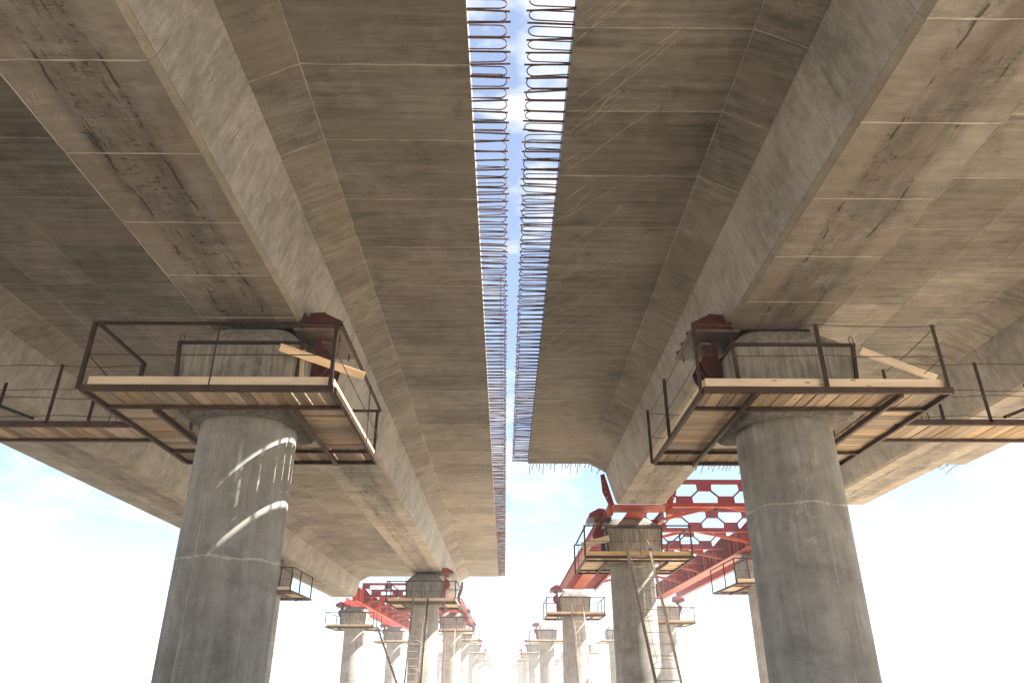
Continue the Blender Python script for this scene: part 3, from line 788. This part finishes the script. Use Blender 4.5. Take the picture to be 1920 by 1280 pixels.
# ------------------------------------------------------------------ red travelling formwork beyond each deck end
def formwork(sgn, c_in, y0, y1, frames, label):
    root = tag(empty('travelling_formwork', (sgn*c_in, y0, 5.4+EYE)), label, 'formwork', 'red steel formworks'); O = Vector((sgn*c_in, y0, 5.4+EYE))
    def X(d): return sgn*d
    def bx(name, mat, d0, d1, ya, yb, z0, z1, parent=None):
        a, b = sorted((X(d0), X(d1)))
        return MB().box(a-O.x, b-O.x, ya-O.y, yb-O.y, z0+EYE-O.z, z1+EYE-O.z).build(name, M[mat], parent or root)
    def bm(name, mat, p, q, w, h, parent=None):
        p = Vector((X(p[0]), p[1], p[2]+EYE)) - O; q = Vector((X(q[0]), q[1], q[2]+EYE)) - O
        return MB().beam(p, q, w, h).build(name, M[mat], parent or root)
    c = c_in
    # tray under the inner beam
    for d in (c-1.14, c+1.02):
        b = bx('edge_beam', 'red', d-.012, d+.012, y0+1.2, y1, 5.36, 5.62)
        bx('flange', 'red', d-.07, d+.07, y0+1.2, y1, 5.62, 5.645, b); bx('flange', 'red', d-.07, d+.07, y0+1.2, y1, 5.335, 5.36, b)
    bx('side_plate', 'grey_plate', c-1.06, c-.90, y0+.3, y1, 5.42, 5.44)
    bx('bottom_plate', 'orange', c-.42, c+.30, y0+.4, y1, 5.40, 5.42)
    y = y0 + 2.4
    while y < y1:
        bx('tray_rib', 'red', c-1.12, c+1.0, y-.05, y+.05, 5.44, 5.56); y += .72
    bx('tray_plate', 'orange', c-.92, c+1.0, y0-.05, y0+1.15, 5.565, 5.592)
    # end bulkhead plates clamped round the beam end
    for s in (-1, 1):
        p = [(c+s*.90, 5.60), (c+s*1.20, 6.70), (c+s*1.34, 6.66), (c+s*1.30, 6.05), (c+s*1.06, 5.50)]
        b = MB().prism([(X(a)-O.x, z+EYE-O.z) for a, z in p], 'y', .06, .09).build('end_plate', M['red'], root)
        for k in range(4):
            t = .2+.2*k; a = c+s*(1.12+.17*t); z = 5.66+.98*t
            MB().prism([(X(a)-O.x+.03*math.cos(q), z+EYE-O.z+.03*math.sin(q)) for q in [math.pi*i/4 for i in range(8)]], 'y', .05, .062).build('bolt_head', M['galv'], b)
        bx('end_post', 'orange', c+s*.95, c+s*1.12, y0+.1, y0+.5, 5.30, 5.62)
    # outer plate girder with ribs
    oc = OUTER_C
    wl_ = bx('girder_wall', 'red', oc-.62, oc-.60, y0+.2, y1+6, 5.48, 6.45)
    bx('girder_wall', 'red', oc+.60, oc+.62, y0+4, y1+6, 5.48, 6.0)
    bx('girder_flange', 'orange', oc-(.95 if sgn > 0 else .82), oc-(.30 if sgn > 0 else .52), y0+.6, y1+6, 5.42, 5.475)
    bx('outer_flange', 'red', oc+.42, oc+.66, y0+4, y1+6, 5.42, 5.475)
    bx('girder_flange', 'red', oc-.74, oc-.50, y0+.2, y1+6, 6.45, 6.49, wl_)
    y = y0 + .6; k = 0
    while y < y1 + 6:
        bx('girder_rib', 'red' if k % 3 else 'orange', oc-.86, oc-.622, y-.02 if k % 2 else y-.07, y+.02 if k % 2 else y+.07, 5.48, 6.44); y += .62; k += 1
    # triangular wall brackets at the frames and the slab frames themselves
    a0, a1 = c+.95, oc-.66
    for fy in frames:
        fr = bx('slab_frame', 'red', a0, a1, fy-.06, fy+.06, 6.83, 7.0)
        bx('bottom_chord', 'red', a0+.25, a1-.2, fy-.055, fy+.055, 5.98, 6.12, fr)
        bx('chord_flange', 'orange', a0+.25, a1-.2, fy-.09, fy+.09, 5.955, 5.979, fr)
        n = 3; pitch = (a1-a0-.6)/n
        for k in range(n+1):
            d = a0 + .3 + pitch*k
            tp = [(d-.29, 6.83), (d+.29, 6.83), (d+.27, 6.56), (d-.27, 6.56)]
            MB().prism([(X(u)-O.x, z+EYE-O.z) for u, z in tp], 'y', fy-.012-O.y, fy+.012-O.y).build('top_gusset', M['red'], fr)
            if k < n:
                e = d + pitch/2
                bp = [(e-.33, 6.12), (e-.31, 6.38), (e+.31, 6.38), (e+.33, 6.12)]
                MB().prism([(X(u)-O.x, z+EYE-O.z) for u, z in bp], 'y', fy-.012-O.y, fy+.012-O.y).build('bottom_gusset', M['red'], fr)
                bm('strut', 'dark_red', (d+.25, fy, 6.58), (e-.29, fy, 6.36), .05, .06, fr); bm('strut', 'dark_red', (e+.29, fy, 6.36), (d+pitch-.25, fy, 6.58), .05, .06, fr)
        # braces from the frame middle down to both sides
        mid = (a0+a1)/2 - .2
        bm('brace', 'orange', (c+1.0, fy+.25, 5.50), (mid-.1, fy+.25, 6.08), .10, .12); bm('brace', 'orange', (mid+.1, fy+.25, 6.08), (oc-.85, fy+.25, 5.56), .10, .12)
        MB().tube([(X(mid-.14)-O.x, fy+.14-O.y, 5.97+EYE-O.z), (X(mid-.14)-O.x, fy+.36-O.y, 5.97+EYE-O.z)], .07, 8).build('roller', M['black'], root)
        tri = [(oc-.62, 5.48), (oc-1.15, 5.60), (oc-1.45, 5.98), (oc-.62, 6.80)]
        tb = MB().prism([(X(u)-O.x, z+EYE-O.z) for u, z in tri], 'y', fy+.10-O.y, fy+.13-O.y).build('wall_bracket', M['red'], root)
        bm('bracket_flange', 'orange', (oc-1.45, fy+.115, 5.99), (oc-.64, fy+.115, 6.81), .12, .02, tb)
    return root
formwork(1, 4.70, 25.05, 48.4, [27.1, 32.0, 36.5, 41.1, 45.6], 'red steel travelling formwork hung beyond the end of the shorter deck')
formwork(-1, 4.365, 55.05, 84.0, [58.6, 62.8, 67.0, 71.2, 75.4, 79.6, 83.5], 'red steel travelling formwork hung beyond the end of the longer deck')

# ------------------------------------------------------------------ hazy air
hz = MB().box(-1560, 1560, -1560, 1560, -1.0, 10.2).build('haze', bpy.data.materials.new('haze'))
hm = hz.data.materials[0]; hm.use_nodes = True; hn = hm.node_tree.nodes; hn.remove(hn['Principled BSDF'])
hv = hn.new('ShaderNodeVolumePrincipled'); hv.inputs['Color'].default_value = (.90, .95, 1, 1); hv.inputs['Density'].default_value = .0016; hv.inputs['Anisotropy'].default_value = .2
hm.node_tree.links.new(hv.outputs[0], hn['Material Output'].inputs['Volume'])
tag(hz, kind='stuff')
